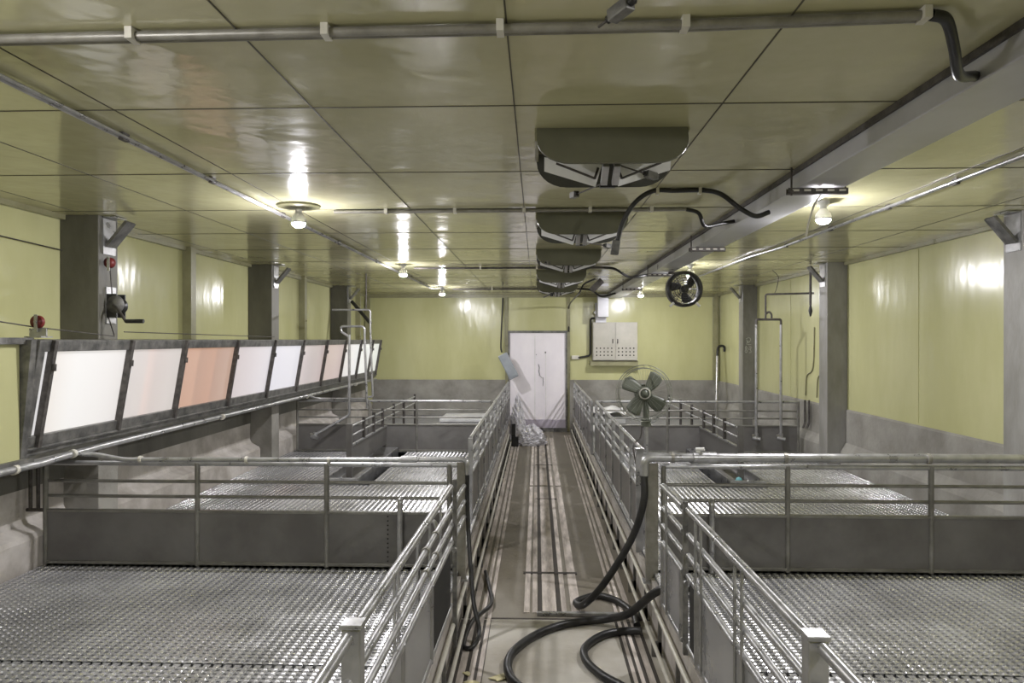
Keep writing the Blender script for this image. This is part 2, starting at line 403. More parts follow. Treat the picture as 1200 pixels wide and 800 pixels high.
def corner_post(x0, x1, y, label):
    t = thing('corner_post', ((x0+x1)/2, y, ZP), label, 'post')
    MB().box(x0, x1, y-.03, y-.018, .30, ZT+.01).box(x0, x0+.012, y-.018, y+.03, .30, ZT+.01).box(x1-.012, x1, y-.018, y+.03, .30, ZT+.01).build('channel', M_PIPE, t, .002)
    Bx(x0-.02, x1+.02, y-.05, y+.05, .30, .312).build('foot_plate', M_GALV, t)
    return t
corner_post(-.60, -.535, D1-.02, 'flat steel channel post at the aisle end of the left cross fence')
corner_post(.815, .905, D1-.02, 'flat dark steel channel post beside the hanging black hose on the right')

def aisle_fence(x, y0, y1, step, label, side):
    t = thing('aisle_fence', (x, y0, ZP), label, 'fence', 'pipe and board fences along the aisle')
    for z, r in zip(RAILS, (.018, .014, .014)): rail(t, (x, y0, z-r), (x, y1, z-r), r)
    rail(t, (x, y0, .80), (x, y1, .80), .014); rail(t, (x, y0, .385), (x, y1, .385), .018)
    n = max(1, round((y1-y0)/step)); 
    for k in range(n+1):
        y = y0 + (y1-y0)*k/n
        MB().box(x-.022, x+.022, y-.022, y+.022, .345, ZT-.02).build('post', M_GALV, t, .003)
        if k < n:
            y2 = y0 + (y1-y0)*(k+1)/n
            Bx(x-.006, x+.006, y+.09, y2-.03, .40, .79).build('board', M_PANEL, t)
            Tb([(x-side*.02, y+.35*(y2-y), .39), (x-side*.02, y+.35*(y2-y), 1.03)], .007, 6).build('picket', M_GALV, t)
    return t
aisle_fence(FL-.07, 7.0, D2-.05, .82, 'aisle fence along the left side of the middle pen', 1)
aisle_fence(FL-.07, D2+.05, 16.3, .85, 'aisle fence along the left side of the aisle, ending by the plastic bag and door', 1)
aisle_fence(FR+.06, 6.15, D2-.05, .82, 'aisle fence on the right with the large grey fan standing behind it', -1)
aisle_fence(FR-.0, D2+.05, 16.5, .85, 'aisle fence along the right side of the aisle, ending at the white door', -1)
def plate_post(x, y, z1, label):
    t = thing('plate_post', (x, y, ZP), label, 'post')
    MB().box(x-.05, x+.012, y-.025, y-.0, .35, z1).build('plate', M_GALV, t, .003)
    Bx(x-.06, x+.02, y-.035, y+.035, z1, z1+.012).build('cap', M_GALV, t, .002)
    return t
plate_post(.87, 6.05, 1.20, 'flat plate post left of the water pipe elbow on the right of the aisle')

# near gates: rails, sheet, latch post
def gate(x0, y0, x1, y1, label, name='pen_gate', pickets=(), posts=(), clamps=False, sheet=M_PANELG, zs=(1.16,1.02,.905), zb=.79, ext=None, board=True, dark=()):
    t = thing(name, (x0, y0, ZP), label, 'gate', 'steel pipe gates beside the aisle')
    X = lambda y: x0 + (x1-x0)*(y-y0)/(y1-y0)
    for k, z in enumerate(zs):
        b = y1 if (ext is None or k == 0) else ext
        rail(t, (x0, y0, z), (X(b), b, z), .020 if k == 0 else .016)
    b = y1 if ext is None else ext
    rail(t, (x0, y0, zb), (X(b), b, zb), .018); rail(t, (x0, y0, .40), (x1, y1, .40), .016)
    if board:
        xs = sorted(set([y0+.02] + [p for p in posts if y0+.1 < p < y1-.1] + [y1-.02]))
        for a, c in zip(xs[:-1], xs[1:]):
            P = [(X(a+.03)-.006,a+.03),(X(c-.03)-.006,c-.03),(X(c-.03)+.006,c-.03),(X(a+.03)+.006,a+.03)]
            MB().add([(*p,.41) for p in P]+[(*p,.79) for p in P], [(0,3,2,1),(4,5,6,7),(0,1,5,4),(1,2,6,5),(2,3,7,6),(3,0,4,7)]).build('board', M_DARK if any(a-.02 < d < c for d in dark) else sheet, t)  # at 'dark' spots a black board stands in for the shade of an open gap
    for p in posts: Tb([(X(p), p, .385), (X(p), p, .80)], .020, 10).build('post', M_GALV, t)
    for p in pickets:
        Tb([(X(p)-.018, p, .40), (X(p)-.018, p, zs[0])], .0075, 8).build('picket', M_GALV, t)
    if clamps:
        for z in zs[1:]:
            for q in (.28, .42):
                y = y0+(y1-y0)*(1-q); Tb([(X(y), y-.012, z), (X(y), y+.012, z)], .022, 10).build('clamp', M_PIPE, t)
    return t
gate(-.595, 2.42, -.555, 4.66, 'left near gate of long sloping pipes in front of the left cross fence', pickets=(3.05, 3.13, 3.95, 4.35), posts=(2.5, 3.1, 3.85), clamps=True, ext=5.40, dark=(4.2,))
gate(-.60, .70, -.60, 2.28, 'left foremost pipe gate, cut off by the bottom of the photo', pickets=(1.5,), posts=(.75, 2.2))
gate(.872, 2.38, .848, 4.08, 'right near gate of long sloping pipes, beyond the square post on the right', pickets=(3.02, 3.12, 3.72, 3.84), posts=(2.45, 3.05, 3.84), dark=(3.95,))
gate(.835, 4.16, .82, 4.74, 'short end gate with grey sheet beside the looped black hose', pickets=(4.55,), posts=(4.19, 4.72))
gate(.88, .70, .88, 2.26, 'right foremost pipe gate, cut off by the bottom of the photo', pickets=(1.5,), posts=(.75, 2.2))
def square_post(x, y, label):
    t = thing('square_post', (x, y, ZP), label, 'post', 'capped square posts in the foreground')
    Bx(x-.032, x+.032, y-.032, y+.032, .345, 1.175).build('shaft', M_GALV, t, .005)
    Bx(x-.037, x+.037, y-.037, y+.037, 1.175, 1.19).build('cap', M_GALV, t, .003)
    return t
square_post(-.60, 2.35, 'capped square steel post at the bottom left of the aisle')
square_post(.875, 2.31, 'capped square steel post at the bottom right of the aisle')
def tall_post(x, y, z0, label):
    t = thing('latch_post', (x, y, z0), label, 'post')
    Bx(x-.014, x+.014, y-.014, y+.014, z0, 1.20).build('bar', M_FRAME, t, .003)
    Tb([(x+.0, y-.014, .75), (x-.0, y-.05, .75)], .016, 10).build('latch_bolt', M_GALV, t)
    return t
tall_post(-.535, 4.72, .0, 'thin dark upright bar left of the aisle reaching down to the floor')
tall_post(.838, 4.12, .335, 'thin dark upright bar right of the aisle at the end of the short gate')
t = thing('latch_loop', (-.66, 4.3, ZP), 'bent steel loop pipe standing behind the left near gate', 'pipe')
Tb(bend([(-.74, 4.5, ZP), (-.74, 4.5, .93), (-.64, 4.5, .99), (-.62, 4.5, .93)], .09), .013, 10).build('loop', M_GALV, t)

# floor-level double pipe with feet on each side of the aisle
def floor_pipe(xa, za, xb, zb, y0, y1, label):
    t = thing('floor_rail', (xa, y0, 0), label, 'rail', 'low double rails at the edges of the aisle floor')
    Tb([(xa, y0, za), (xa, y1, za)], .014, 8).build('pipe', M_CLIP, t); Tb([(xb, y0, zb), (xb, y1, zb)], .016, 8).build('pipe', M_CLIP, t)
    k = 0; y = y0+.2
    while y < y1:
        MB().box(min(xa,xb)-.01, max(xa,xb)+.01, y-.012, y+.012, 0, za).box(xb-.012, xb+.012, y-.012, y+.012, 0, zb).build('foot', M_FRAME, t)
        y += .62
    return t
floor_pipe(FR-.075, .10, FR-.03, .25, 2.8, 16.2, 'low pale double pipe along the right edge of the aisle floor')
floor_pipe(FL+.06, .10, FL+.025, .25, 2.8, 14.2, 'low pale double pipe along the left edge of the aisle floor')

# feeder fences and floor troughs inside the middle pens
def feeder(x, x0, x1, sgn, label1, label2):
    t = thing('feeder_fence', (x, 9.0, ZP), label1, 'fence', 'short fences above the feed troughs')
    Bx(x-.035, x+.035, 8.96, 9.02, ZP+.0, 1.06).build('post', M_PANEL, t, .003)
    Bx(x-.012, x+.012, 9.02, D2-.03, .50, .77).build('board', M_PANEL, t)
    Bx(x-.02, x+.02, 9.02, D2-.03, .77, .79).build('board_cap', M_GALV, t)
    for z in (.90, 1.02):
        Tb([(x, 9.02, z), (x, D2-.03, z)], .013, 8).build('rail', M_GALV, t); Tb([(x, D2+.03, z), (x, 13.9, z)], .013, 8).build('rail', M_GALV, t)
    for y in (9.75, 10.35, 10.95, 11.8, 12.7, 13.85):
        Bx(x-.018, x+.018, y-.022, y+.022, .79 if y < D2 else ZP, 1.07).build('post', M_MULL, t)
    g = thing('feed_trough', (x, 8.6, ZP), label2, 'trough', 'steel troughs sunk in the slats')
    a, b = x0, x1
    MB().box(a, b, 8.62, 8.66, .25, .45).build('end_plate', M_GALV, g, .003)
    MB().box(a, a+.02, 8.66, D2-.05, .25, .45).box(b-.02, b, 8.66, D2-.05, .25, .45).box(a, b, D2-.07, D2-.05, .25, .45).build('side_wall', M_GALV, g)
    Bx(a+.02, b-.02, 8.66, D2-.07, .32, .345).build('trough_floor', M_PANEL, g)
    Tb([((a+b)/2, 8.61, .44), ((a+b)/2, 8.59, .44)], .025, 10).build('end_bolt', M_GALV, g)
    return g
feeder(-2.34, -2.55, -2.14, -1, 'left feeder fence running away from the camera inside the middle pen', 'left low steel feed trough beside an open black slot in the slats')
feeder(2.50, 2.28, 2.70, 1, 'right feeder fence running away from the camera inside the middle pen', 'right low steel feed trough with a pale cyan ball near its end')
o = MB().lathe([(.0001,-.045),(.03,-.035),(.045,0),(.03,.035),(.0001,.045)], T((2.47, 8.95, .39)), 12).build('feed_float', M_CYAN); tag(o, 'small pale cyan plastic ball lying in the right feed trough', 'ball')

# ================================================================ WATER PIPES AND HOSES
t = thing('water_pipe', (3.9, D1, 1.2), 'thick grey water pipe resting on the right cross fence', 'pipe')
zp = 1.235
Tb(bend([(.80, D1-.05, 1.10), (.80, D1-.05, zp), (4.16, D1-.02, zp)], .07), .034, 16).build('pipe_run', M_GALV, t)
Tb([(1.16, D1-.05, zp), (1.33, D1-.05, zp)], .043, 14).build('coupling', M_GALV, t)
MB().tube([(1.20, D1-.05, zp), (1.20, D1-.05, zp+.06)], .018, 10).tube([(1.18, D1-.05, zp+.062), (1.24, D1-.07, zp+.066)], .014, 10).build('valve', M_WHITE, t)
for x in (1.01, 1.84, 2.88, 3.95): Tb([(x-.012, D1-.045, zp), (x+.012, D1-.045, zp)], .040, 14).build('pipe_clip', M_PIPE, t)
t = thing('water_pipe', (-3.5, D1, 1.2), 'slim grey water pipe lying along the top of the left cross fence', 'pipe')
Tb(bend([(-.52, D1-.06, 1.10), (-.52, D1-.06, 1.215), (-1.4, D1-.05, 1.205), (-3.15, D1-.05, 1.195), (-3.35, D1-.06, 1.235), (-3.45, D1-.10, 1.245)], .05), .0185, 12).build('pipe_run', M_GALV, t)
Tb([(-1.02, D1-.055, 1.212), (-.90, D1-.055, 1.212)], .026, 12).build('coupling', M_GALV, t)
for x in (-3.02, -2.2, -1.57): Tb([(x-.01, D1-.05, 1.20), (x+.01, D1-.05, 1.20)], .026, 12).build('pipe_clip', M_CLIP, t)
t = thing('water_pipe', (-3.5, 3, 1.2), 'long grey water pipe running below the tilted windows', 'pipe')
Tb(smooth([(-3.46, 2.4, 1.25), (-3.46, 4.6, 1.25), (-3.49, 5.0, 1.24), (-3.52, 5.4, 1.245), (-3.53, 7, 1.25), (-3.53, 15.8, 1.25)], 4), .026, 12).build('pipe_run', M_GALV, t)
for y in (4.7, 5.38, 8, 11, 14): Tb([(-3.515 if y > 5 else -3.465, y-.02, 1.247), (-3.52 if y > 5 else -3.47, y+.02, 1.247)], .033, 12).build('coupling', M_CLIP, t)
t = thing('water_pipe', (-3.4, D2, 1.2), 'thin water pipe crossing on the far left cross fence below the far windows', 'pipe')
Tb(smooth([(-3.50, 10.6, 1.26), (-3.45, 10.9, 1.26), (-3.35, D2-.05, 1.20), (-2.62, D2-.05, 1.20)], 4), .016, 10).build('pipe_run', M_GALV, t)

def hose(name, label, pts, r=.02, mat=M_BLACK, k=10, cat='hose'):
    o = Tb(smooth(pts, k), r, 12).build(name, mat); tag(o, label, cat); return o
hose('hose', 'black hose hanging from the left pipe elbow down to the aisle floor',
     [(-.52, D1-.06, 1.10), (-.52, D1-.06, .9), (-.50, 5.35, .6), (-.45, 5.15, .25), (-.40, 5.05, .07), (-.44, 4.9, .026), (-.50, 4.95, .026), (-.47, 5.3, .05), (-.36, 5.7, .03), (-.40, 6.1, .026), (-.46, 6.5, .03)], .016)
hose('hose', 'thick black hose hanging from the right pipe elbow and looping on the floor',
     [(.80, D1-.05, 1.10), (.79, D1-.08, .9), (.70, 5.42, .62), (.50, 5.45, .28), (.36, 5.6, .07), (.31, 5.75, .032), (.38, 5.85, .03), (.50, 5.92, .03), (.64, 5.80, .03), (.73, 5.55, .03), (.73, 5.3, .03)], .027)
hose('hose', 'thick black hose coming out of the right pen opening and curving down the aisle',
     [(1.10, 4.95, .42), (.92, 4.95, .44), (.80, 5.0, .37), (.66, 5.2, .16), (.52, 5.35, .06), (.36, 5.38, .03), (.16, 5.28, .03), (-.03, 5.08, .03), (-.17, 4.78, .03), (-.17, 4.50, .03), (-.06, 4.28, .03), (.12, 4.1, .03), (.26, 3.8, .03), (.30, 3.4, .03)], .029)
hose('hose', 'grey black hose loop lying on the bare concrete at the foot of the right curb',
     [(.74, 5.16, .05), (.62, 5.20, .03), (.46, 5.12, .03), (.33, 4.92, .03), (.32, 4.72, .03), (.40, 4.52, .03), (.52, 4.36, .03), (.60, 4.22, .03), (.66, 4.0, .03), (.68, 3.6, .03)], .027)
o = Bx(.0,.62, D1+.05, D1+.09, .006, .03).build('flat_bar', M_GALV, None, .004); o.location.x = .0; tag(o, 'thin steel bar lying across the aisle under the thick hose', 'bar')
for k, (x, y, s) in enumerate(((-.40, 4.43, .05), (-.30, 4.40, .035), (-.24, 4.50, .06), (-.34, 4.28, .04), (-.44, 4.55, .03))):
    m = MB(); n = 6; P = [(s*(1+.5*math.sin(3*a+k))*math.cos(a), s*.6*(1+.4*math.cos(2*a+k))*math.sin(a)) for a in [2*PI*q/n for q in range(n)]]
    m.prism(P, .006, T((x, y, .008)) @ R(.5*k, 4, 'Z')); o = m.build('feed_scrap', M_YEL)
    tag(o, 'small pale yellow feed crumb on the aisle floor at the bottom left', 'crumb', 'yellow crumbs on the floor')

# drinker pipes hanging in the middle pens
def drinker(x, y, z1, label, slant=0, x1=None):
    t = thing('drinker_pipe', (x, y, .55), label, 'drinker', 'vertical drinker pipes')
    if x1 is None: x1 = x
    Tb(bend([(x1, y, z1), (x1, y, .95), (x+slant, y-.1*bool(slant), .66)], .04), .020, 10).build('pipe', M_GALV, t)
    a = Vector((x+slant, y-.1*bool(slant), .66))
    MB().tube([a+Vector((0,0,.03)), a-Vector((0,0,.035))], .032, 10).tube([a+Vector((-.06,-.02,-.03)), a+Vector((.05,-.05,-.05))], .026, 10).build('nipple', M_GALV, t)
    Tb([a+Vector((-.07,-.02,.0)), a+Vector((-.03,-.02,.0))], .02, 8).build('valve_stub', M_PIPE, t)
    return t
YD = D2-.07
drinker(3.33, YD, 2.34, 'left one of the two drinker pipes hanging by the right wall')
drinker(3.70, YD, 2.34, 'right one of the two drinker pipes, nearer the right wall')
t = thing('pipe_loop', (3.33, YD, 2.34), 'dark square pipe bridge joining the tops of the two right drinker pipes', 'pipe')
MB().tube(bend([(3.33, YD, 2.34), (3.33, YD, 2.42), (3.70, YD, 2.42), (3.70, YD, 2.34)], .03), .018, 8).build('bridge', M_MULL, t)
MB().tube(bend([(3.47, YD, 2.42), (3.47, YD, 2.80), (4.10, YD-.25, 2.80)], .03), .015, 8).build('feed_pipe', M_MULL, t)
MB().tube(bend([(3.47, YD, 2.50), (3.52, YD, 2.54), (3.56, YD, 2.50), (3.56, YD, 2.42)], .03), .016, 8).build('hook', M_MULL, t)
t = thing('drop_pipe', (3.86, 10.4, 2.5), 'dark drop pipe with a plug beside the second right column', 'pipe')
Tb([(3.87, 10.4, ZC-.02), (3.87, 10.4, 2.60)], .018, 8).build('pipe', M_MULL, t); Tb([(3.87, 10.4, 2.62), (3.87, 10.4, 2.52), (3.87, 10.4, 2.44)], [.008,.03,.01], 8).build('plug', M_BLACK, t)
for x, z, lab in ((3.60, 2.80, 'thin wire hanging from the right conduit to the dark pipe bridge'),):
    o = Tb(smooth([(3.50, 10.9, ZC-.01), (3.60, 10.95, 3.05), (3.59, 10.98, 2.9), (3.60, YD, z)], 6), .005, 6).build('hanging_wire', M_MULL); tag(o, lab, 'wire')
o = Tb(smooth([(1.92, 4.6, ZC-.03), (1.80, 4.7, 3.02), (1.76, 4.75, 2.88), (1.75, 4.78, 2.78)], 6), .006, 6).build('hanging_wire', M_CLIP); tag(o, 'pale loose wire hanging from the beam beside the nearest right bulb', 'wire')

drinker(-3.12, YD, 2.19, 'slanting black drinker pipe end in front of the far left cross fence', -.28, -2.90)
t = thing('pipe_loop', (-2.9, YD, 2.2), 'pale bent pipe loop above the far left cross fence', 'pipe')
Tb(bend([(-2.90, YD, 2.10), (-2.90, YD, 2.16), (-3.03, YD, 2.24), (-3.03, YD, 2.32), (-2.66, YD, 2.32), (-2.66, YD, 2.16), (-2.62, YD, 1.05)], .06), .018, 10).build('bent_pipe', M_GALV, t)
Tb(bend([(-3.2, YD+.12, 2.58), (-2.60, YD+.12, 2.58), (-2.60, YD+.12, 2.3), (-2.56, YD+.12, 1.22), (-2.68, YD+.12, 1.22)], .04), .016, 10).build('tall_pipe', M_GALV, t)
o = Tb([(-2.66, YD+.1, ZC-.01), (-2.66, YD+.1, 2.60)], .010, 6).build('hanging_rod', M_MULL); tag(o, 'thin dark rod from the ceiling above the left pipe loop', 'rod')
o = Tb([(-3.6, 14.0, 2.86), (-3.2, 13.9, 2.42)], .035, 8).build('diagonal_brace', M_BLACK); tag(o, 'black diagonal brace on the farthest left column', 'brace')

# dark pipes by the wall beside the cross fences
t = thing('wall_pipes', (-3.82, D1, .8), 'two dark upright pipes between the left cross fence and the wall', 'pipe')
for x in (-3.90, -3.84): Tb([(x, D1-.02, 1.22), (x, D1-.02, .80)], .014, 8).build('pipe', M_MULL, t)
Tb([(-3.93, D1-.02, .80), (-3.80, D1-.02, .80)], .014, 8).build('pipe', M_MULL, t)
t = thing('wall_pipes', (4.02, D2, .8), 'dark bent pipes between the far right cross fence and the column', 'pipe')
for x in (4.05, 4.11): Tb(bend([(x, D2-.1, 1.2), (x, D2-.1, .85), (x-.03, D2-.1, .78)], .04), .016, 8).build('pipe', M_MULL, t)
t = thing('wall_cable', (WR, 10.9, 1.3), 'pale green cables sagging on the right wall above the drinkers', 'cable')
for a in (0, .45): Tb(smooth([(WR-.01, 10.6+a, 2.3), (WR-.012, 10.65+a, 1.7), (WR-.012, 10.9+a, 1.55), (WR-.012, 10.95+a, 1.25)], 6), .010, 6).build('cable', M_TRIM, t)

# ================================================================ CEILING
# galvanised duct beam, with hangers
t = thing('duct_beam', (1.73, 2, ZC-.12), 'long galvanised duct beam along the right of the ceiling', 'duct')
MB().box(1.59, 1.87, -1.9, 16.2, ZC-.118, ZC-.001).build('duct', M_BEAM, t, .006)
Bx(1.575, 1.59, -1.9, 16.2, ZC-.03, ZC-.001).build('lip', M_MULL, t)
MB().box(1.36, 1.60, 16.22, 16.45, 2.62, ZC-.02).build('end_box', M_BEAM, t, .004)
Bx(1.33, 1.57, 16.46, 16.72, 2.50, 2.95).build('drop_duct', M_BEAM, t, .004)
Bx(1.30, 1.60, 16.44, 16.73, 2.70, 2.76).build('duct_collar', M_GALV, t)
names = ('nearest of the slotted hangers under the duct beam, left of the near right bulb', 'second slotted hanger under the duct beam',
         'third slotted hanger under the duct beam, beside the black clamp fan', 'farthest slotted hanger under the duct beam near the cabinet')
for y, lab in zip((4.49, 7.35, 10.2, 13.1), names):
    t = thing('duct_hanger', (1.70, y, ZC-.155), lab, 'hanger', 'slotted hangers under the duct beam')
    m = MB(); m.box(1.53, 1.89, y-.02, y+.02, ZC-.158, ZC-.152).box(1.53, 1.89, y-.021, y-.016, ZC-.152, ZC-.121).box(1.53, 1.89, y+.016, y+.021, ZC-.152, ZC-.121)
    m.cur = 1
    for q in range(5): m.box(1.555+q*.07, 1.595+q*.07, y-.0225, y-.0212, ZC-.142, ZC-.130)
    m.build('channel', [M_MULL, M_CLIP], t)
    for x in (1.545,): Tb([(x, y-.03, ZC-.17), (x, y-.03, ZC)], .006, 6).build('rod', M_MULL, t); 
    Tb([(1.88, y-.0, ZC-.12), (1.88, y-.0, ZC)], .005, 6).build('rod', M_MULL, t)
    Tb([(1.545, y-.03, ZC-.150), (1.545, y-.03, ZC-.138)], .014, 6).build('nut', M_MULL, t)

# ceiling vents with two hanging flaps
def vent_parts(t):
    x0, x1 = -.37, .37; yn, yf = 0.0, .42
    def flap(y, sgn, depth, tilt):
        # board with rounded lower corners, hinged at y under the ceiling; a slightly bowed sheet
        m = MB(); prof = [(x0, 0), (x1, 0)]; r = .17
        for a in range(0, 8): q = a/7*PI/2; prof.append((x1-r+r*math.cos(q), -(depth-r*.8)-r*.8*math.sin(q)))
        for a in range(0, 8): q = PI/2+a/7*PI/2; prof.append((x0+r+r*math.cos(q), -(depth-r*.8)-r*.8*math.sin(q)))
        M = T((0, y, 0)) @ R(PI/2+tilt, 4, 'X')
        return m.prism(prof, .012, M)
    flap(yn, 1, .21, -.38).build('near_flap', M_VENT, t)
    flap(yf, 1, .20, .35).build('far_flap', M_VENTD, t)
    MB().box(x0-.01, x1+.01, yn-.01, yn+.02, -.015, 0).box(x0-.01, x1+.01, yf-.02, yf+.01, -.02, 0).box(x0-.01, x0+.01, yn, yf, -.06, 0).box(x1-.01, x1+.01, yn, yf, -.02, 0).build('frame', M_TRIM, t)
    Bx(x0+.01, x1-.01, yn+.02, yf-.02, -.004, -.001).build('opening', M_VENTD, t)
    for s in (-1, 1):
        # pale guide plates rising from the centre bracket to the sides
        P = [(s*.03, .20, -.13), (s*.33, .20, -.09), (s*.33, .235, -.155), (s*.06, .25, -.235)]
        m = MB(); Q = [Vector(p) for p in P]; n = (Q[1]-Q[0]).cross(Q[3]-Q[0]).normalized()*.008
        m.add(Q+[q+n for q in Q], [(0,1,2,3),(7,6,5,4),(0,4,5,1),(1,5,6,2),(2,6,7,3),(3,7,4,0)])
        m.build('guide_plate', M_WHITE, t)
        Tb([(s*.07, .17, -.21), (s*.27, .15, -.135)], .006, 6).build('push_rod', M_MULL, t)
        Tb([(s*.07, .17, -.21), (s*.05, .20, -.15)], .007, 6).build('push_rod', M_MULL, t)
    m = MB().box(-.045, -.012, .08, .22, -.175, -.15, R(-.5, 4, 'X')).box(.012, .045, .08, .22, -.175, -.15, R(-.5, 4, 'X')); m.build('bracket', M_GALV, t)
    Bx(-.04, .04, .20, .225, -.25, -.235).build('bracket_foot', M_BLACK, t)
    Bx(-.012, .012, -.0, .012, -.14, -.05, T((0,.08,0)) @ R(-.75, 4, 'X')).build('stay', M_TRIM, t)
v0 = thing('ceiling_vent', (0,0,0), '', 'vent', 'flap vents in a row along the ceiling'); vent_parts(v0)
vl = ['nearest of the two-flap ceiling vents, the largest in the photo', 'second nearest of the two-flap ceiling vents',
      'third of the two-flap ceiling vents from the camera', 'fourth of the two-flap ceiling vents from the camera', 'farthest two-flap ceiling vent, in front of the door']
for k, y in enumerate((3.60, 5.95, 8.4, 10.9, 13.1)):
    o = v0 if k == 0 else copy_tree(v0)
    o.location = (.37, y, ZC); o['label'] = vl[k]
# pull wires with small weights
def pull(a, b, c, label):
    t = thing('pull_weight', c, label, 'weight', 'box weights on the vent wires')
    a, b, c = Vector(a), Vector(b), Vector(c)
    Tb([a, b], .004, 6).build('wire', M_MULL, t)
    d = (b-a).normalized(); z = d.to_track_quat('Z', 'Y').to_matrix().to_4x4()
    MB().box(-.018, .018, -.018, .018, -.04, .04, T(c) @ z).build('weight', M_FRAME, t, .004)
    Tb([c-d*.055, c-d*.04], .012, 8).build('stopper', M_BLACK, t); Tb([c+d*.04, c+d*.055], .012, 8).build('stopper', M_BLACK, t)
pull((.36, 3.78, 2.93), (.205, 4.32, 2.96), (.22, 4.25, 2.957), 'small grey box weight on a wire left below the nearest vent')
pull((.32, 3.6, 3.0), (.63, 3.86, 2.97), (.60, 3.83, 2.973), 'small grey box weight on a wire right below the nearest vent')
pull((.36, 6.1, 2.93), (.68, 6.35, 2.92), (.62, 6.3, 2.922), 'small grey box weight right below the second vent')
pull((.36, 8.6, 2.93), (.05, 8.0, 2.98), (.12, 8.13, 2.969), 'small grey box weight between the second and third vents')
pull((.42, 1.78, 3.08), (.18, 2.12, 3.02), (.235, 2.045, 3.034), 'grey box weight on a wire at the top edge of the photo')
t = thing('ceiling_hook', (.25, 13.2, ZC-.2), 'small dark bracket with a knob hanging below the farthest vent', 'hook')
MB().tube([(.12, 13.2, 2.88), (.27, 13.2, 2.95), (.45, 13.2, 2.93)], .014, 8).build('arm', M_FRAME, t); Tb([(.27, 13.19, 2.95), (.27, 13.19, 2.90)], .03, 10).build('knob', M_BLACK, t); Tb([(.30, 13.2, 2.94), (.30, 13.2, ZC)], .01, 6).build('stem', M_MULL, t)

# conduits across and along
def conduit(pts, label, r=.012, mat=M_PIPE, clips=(), double=None, cat='conduit', clipmat=M_CLIP, clip_n=None, extra=()):
    t = thing('conduit', pts[0], label, cat, 'conduits clipped to the ceiling')
    Tb(pts, r, 8).build('pipe', mat, t)
    if double is not None: Tb([Vector(p)+Vector(double) for p in pts], r*.8, 8).build('pipe', mat, t)
    for c in clips:
        p = Vector(c); MB().box(p.x-.012, p.x+.012, p.y-.03, p.y+.03, ZC-.04, ZC-.001).build('clip', clipmat, t)
    for e in extra: Tb(smooth(e[0], 8), e[1], 8).build('flex_pipe', M_BLACK, t)
    return t
z = ZC-.022
conduit([(-3.9, 2.44, z), (-1.2, 2.40, z), (.5, 2.375, z), (1.24, 2.33, z)], 'thick conduit crossing the ceiling nearest to the camera', .016, M_PIPE,
        [(-1.36,2.40),(-.70,2.393),(-.12,2.384),(.48,2.375),(1.22,2.332)], (0, .028, 0), extra=[([(1.24,2.33,z),(1.30,2.35,z-.01),(1.38,2.45,z-.06),(1.47,2.58,z-.10),(1.585,2.68,z-.07)], .019)])
conduit([(-1.62, 5.75, z), (1.17, 5.73, z)], 'conduit crossing the ceiling behind the nearest left bulb', .013, M_PIPE,
        [(-1.2,5.75),(-.65,5.75),(-.1,5.74),(.42,5.73),(.9,5.73)], (0, .024, 0), extra=[([(1.17,5.73,z),(1.27,5.74,z-.03),(1.33,5.80,z-.12),(1.45,5.85,z-.10),(1.585,5.89,z-.07)], .016)])
conduit([(-1.75, 10.3, z), (.95, 10.3, z)], 'dark conduit crossing the ceiling behind the second left bulb', .016, M_MULL,
        [(-.8,10.3),(0,10.3)], None, extra=[([(.95,10.3,z),(1.1,10.3,z-.02),(1.3,10.4,z-.12),(1.45,10.4,z-.12),(1.585,10.48,z-.09)], .018)])
conduit([(-1.7, 14.6, z), (.9, 14.6, z)], 'dark conduit crossing the ceiling near the door', .018, M_MULL,
        [(-.9,14.6),(.1,14.6)], None, extra=[([(.9,14.6,z),(1.1,14.6,z-.03),(1.3,14.6,z-.15),(1.58,14.6,z-.09)], .020)])
conduit([(-2.10, -1.9, z), (-2.10, 14.4, z), (-1.85, 14.45, z)], 'pale conduit running the length of the ceiling on the left', .011, M_GALV,
        [(-2.085, y) for y in (2.6, 3.6, 4.6, 5.9, 7.6, 9.4, 11.2, 13)], (.026, 0, 0), clipmat=M_MULL)
conduit([(2.70, -1.9, z), (2.70, 8.2, z), (2.62, 9.0, z), (2.60, 12, z), (2.4, 12.6, z)], 'pale conduit running the length of the ceiling on the right', .011, M_GALV,
        [(2.715, y) for y in (3.6, 4.8, 5.7, 6.8, 8.0)], (.026, 0, 0), clipmat=M_MULL)
# heavy black cable swooping from the ceiling to the duct, with a hanging plug
t = thing('power_cable', (.65, 5.0, 2.8), 'thick black cable arching over to a hanging grey plug beside the second vent', 'cable')
Tb(smooth([(.565, 5.1, 2.80), (.60, 5.08, 2.93), (.68, 5.05, 3.06), (.80, 5.03, 3.135), (.95, 5.03, 3.137), (1.15, 5.03, 3.137), (1.27, 5.04, 3.11), (1.40, 5.06, 3.02), (1.52, 5.10, 2.97), (1.62, 5.12, 3.0)], 8), .017, 10).build('cord', M_BLACK, t)
MB().box(-.028, .028, -.02, .02, -.05, .05, T((.55, 5.1, 2.755)) @ R(.15, 4, 'Y')).build('plug', M_FRAME, t, .006)
for x in (.83, 1.12): Bx(x-.01, x+.01, 5.01, 5.05, 3.11, ZC).build('clip', M_CLIP, t)
t = thing('power_cable', (.8, 11.4, 2.7), 'thin black cable dropping from the ceiling beside the door', 'cable')
Tb(smooth([(.98, 12.2, ZC-.02), (.80, 12.3, 3.05), (.72, 12.4, 2.9), (.715, 14, 2.9), (.735, 16.68, 2.85), (.735, 16.68, 2.3)], 6), .016, 8).build('cord', M_BLACK, t)
MB().box(-.05, .05, -.03, .03, -.12, .12, T((.98, 11.9, 3.00)) @ R(.8, 4, 'Y')).build('junction', M_MULL, t)
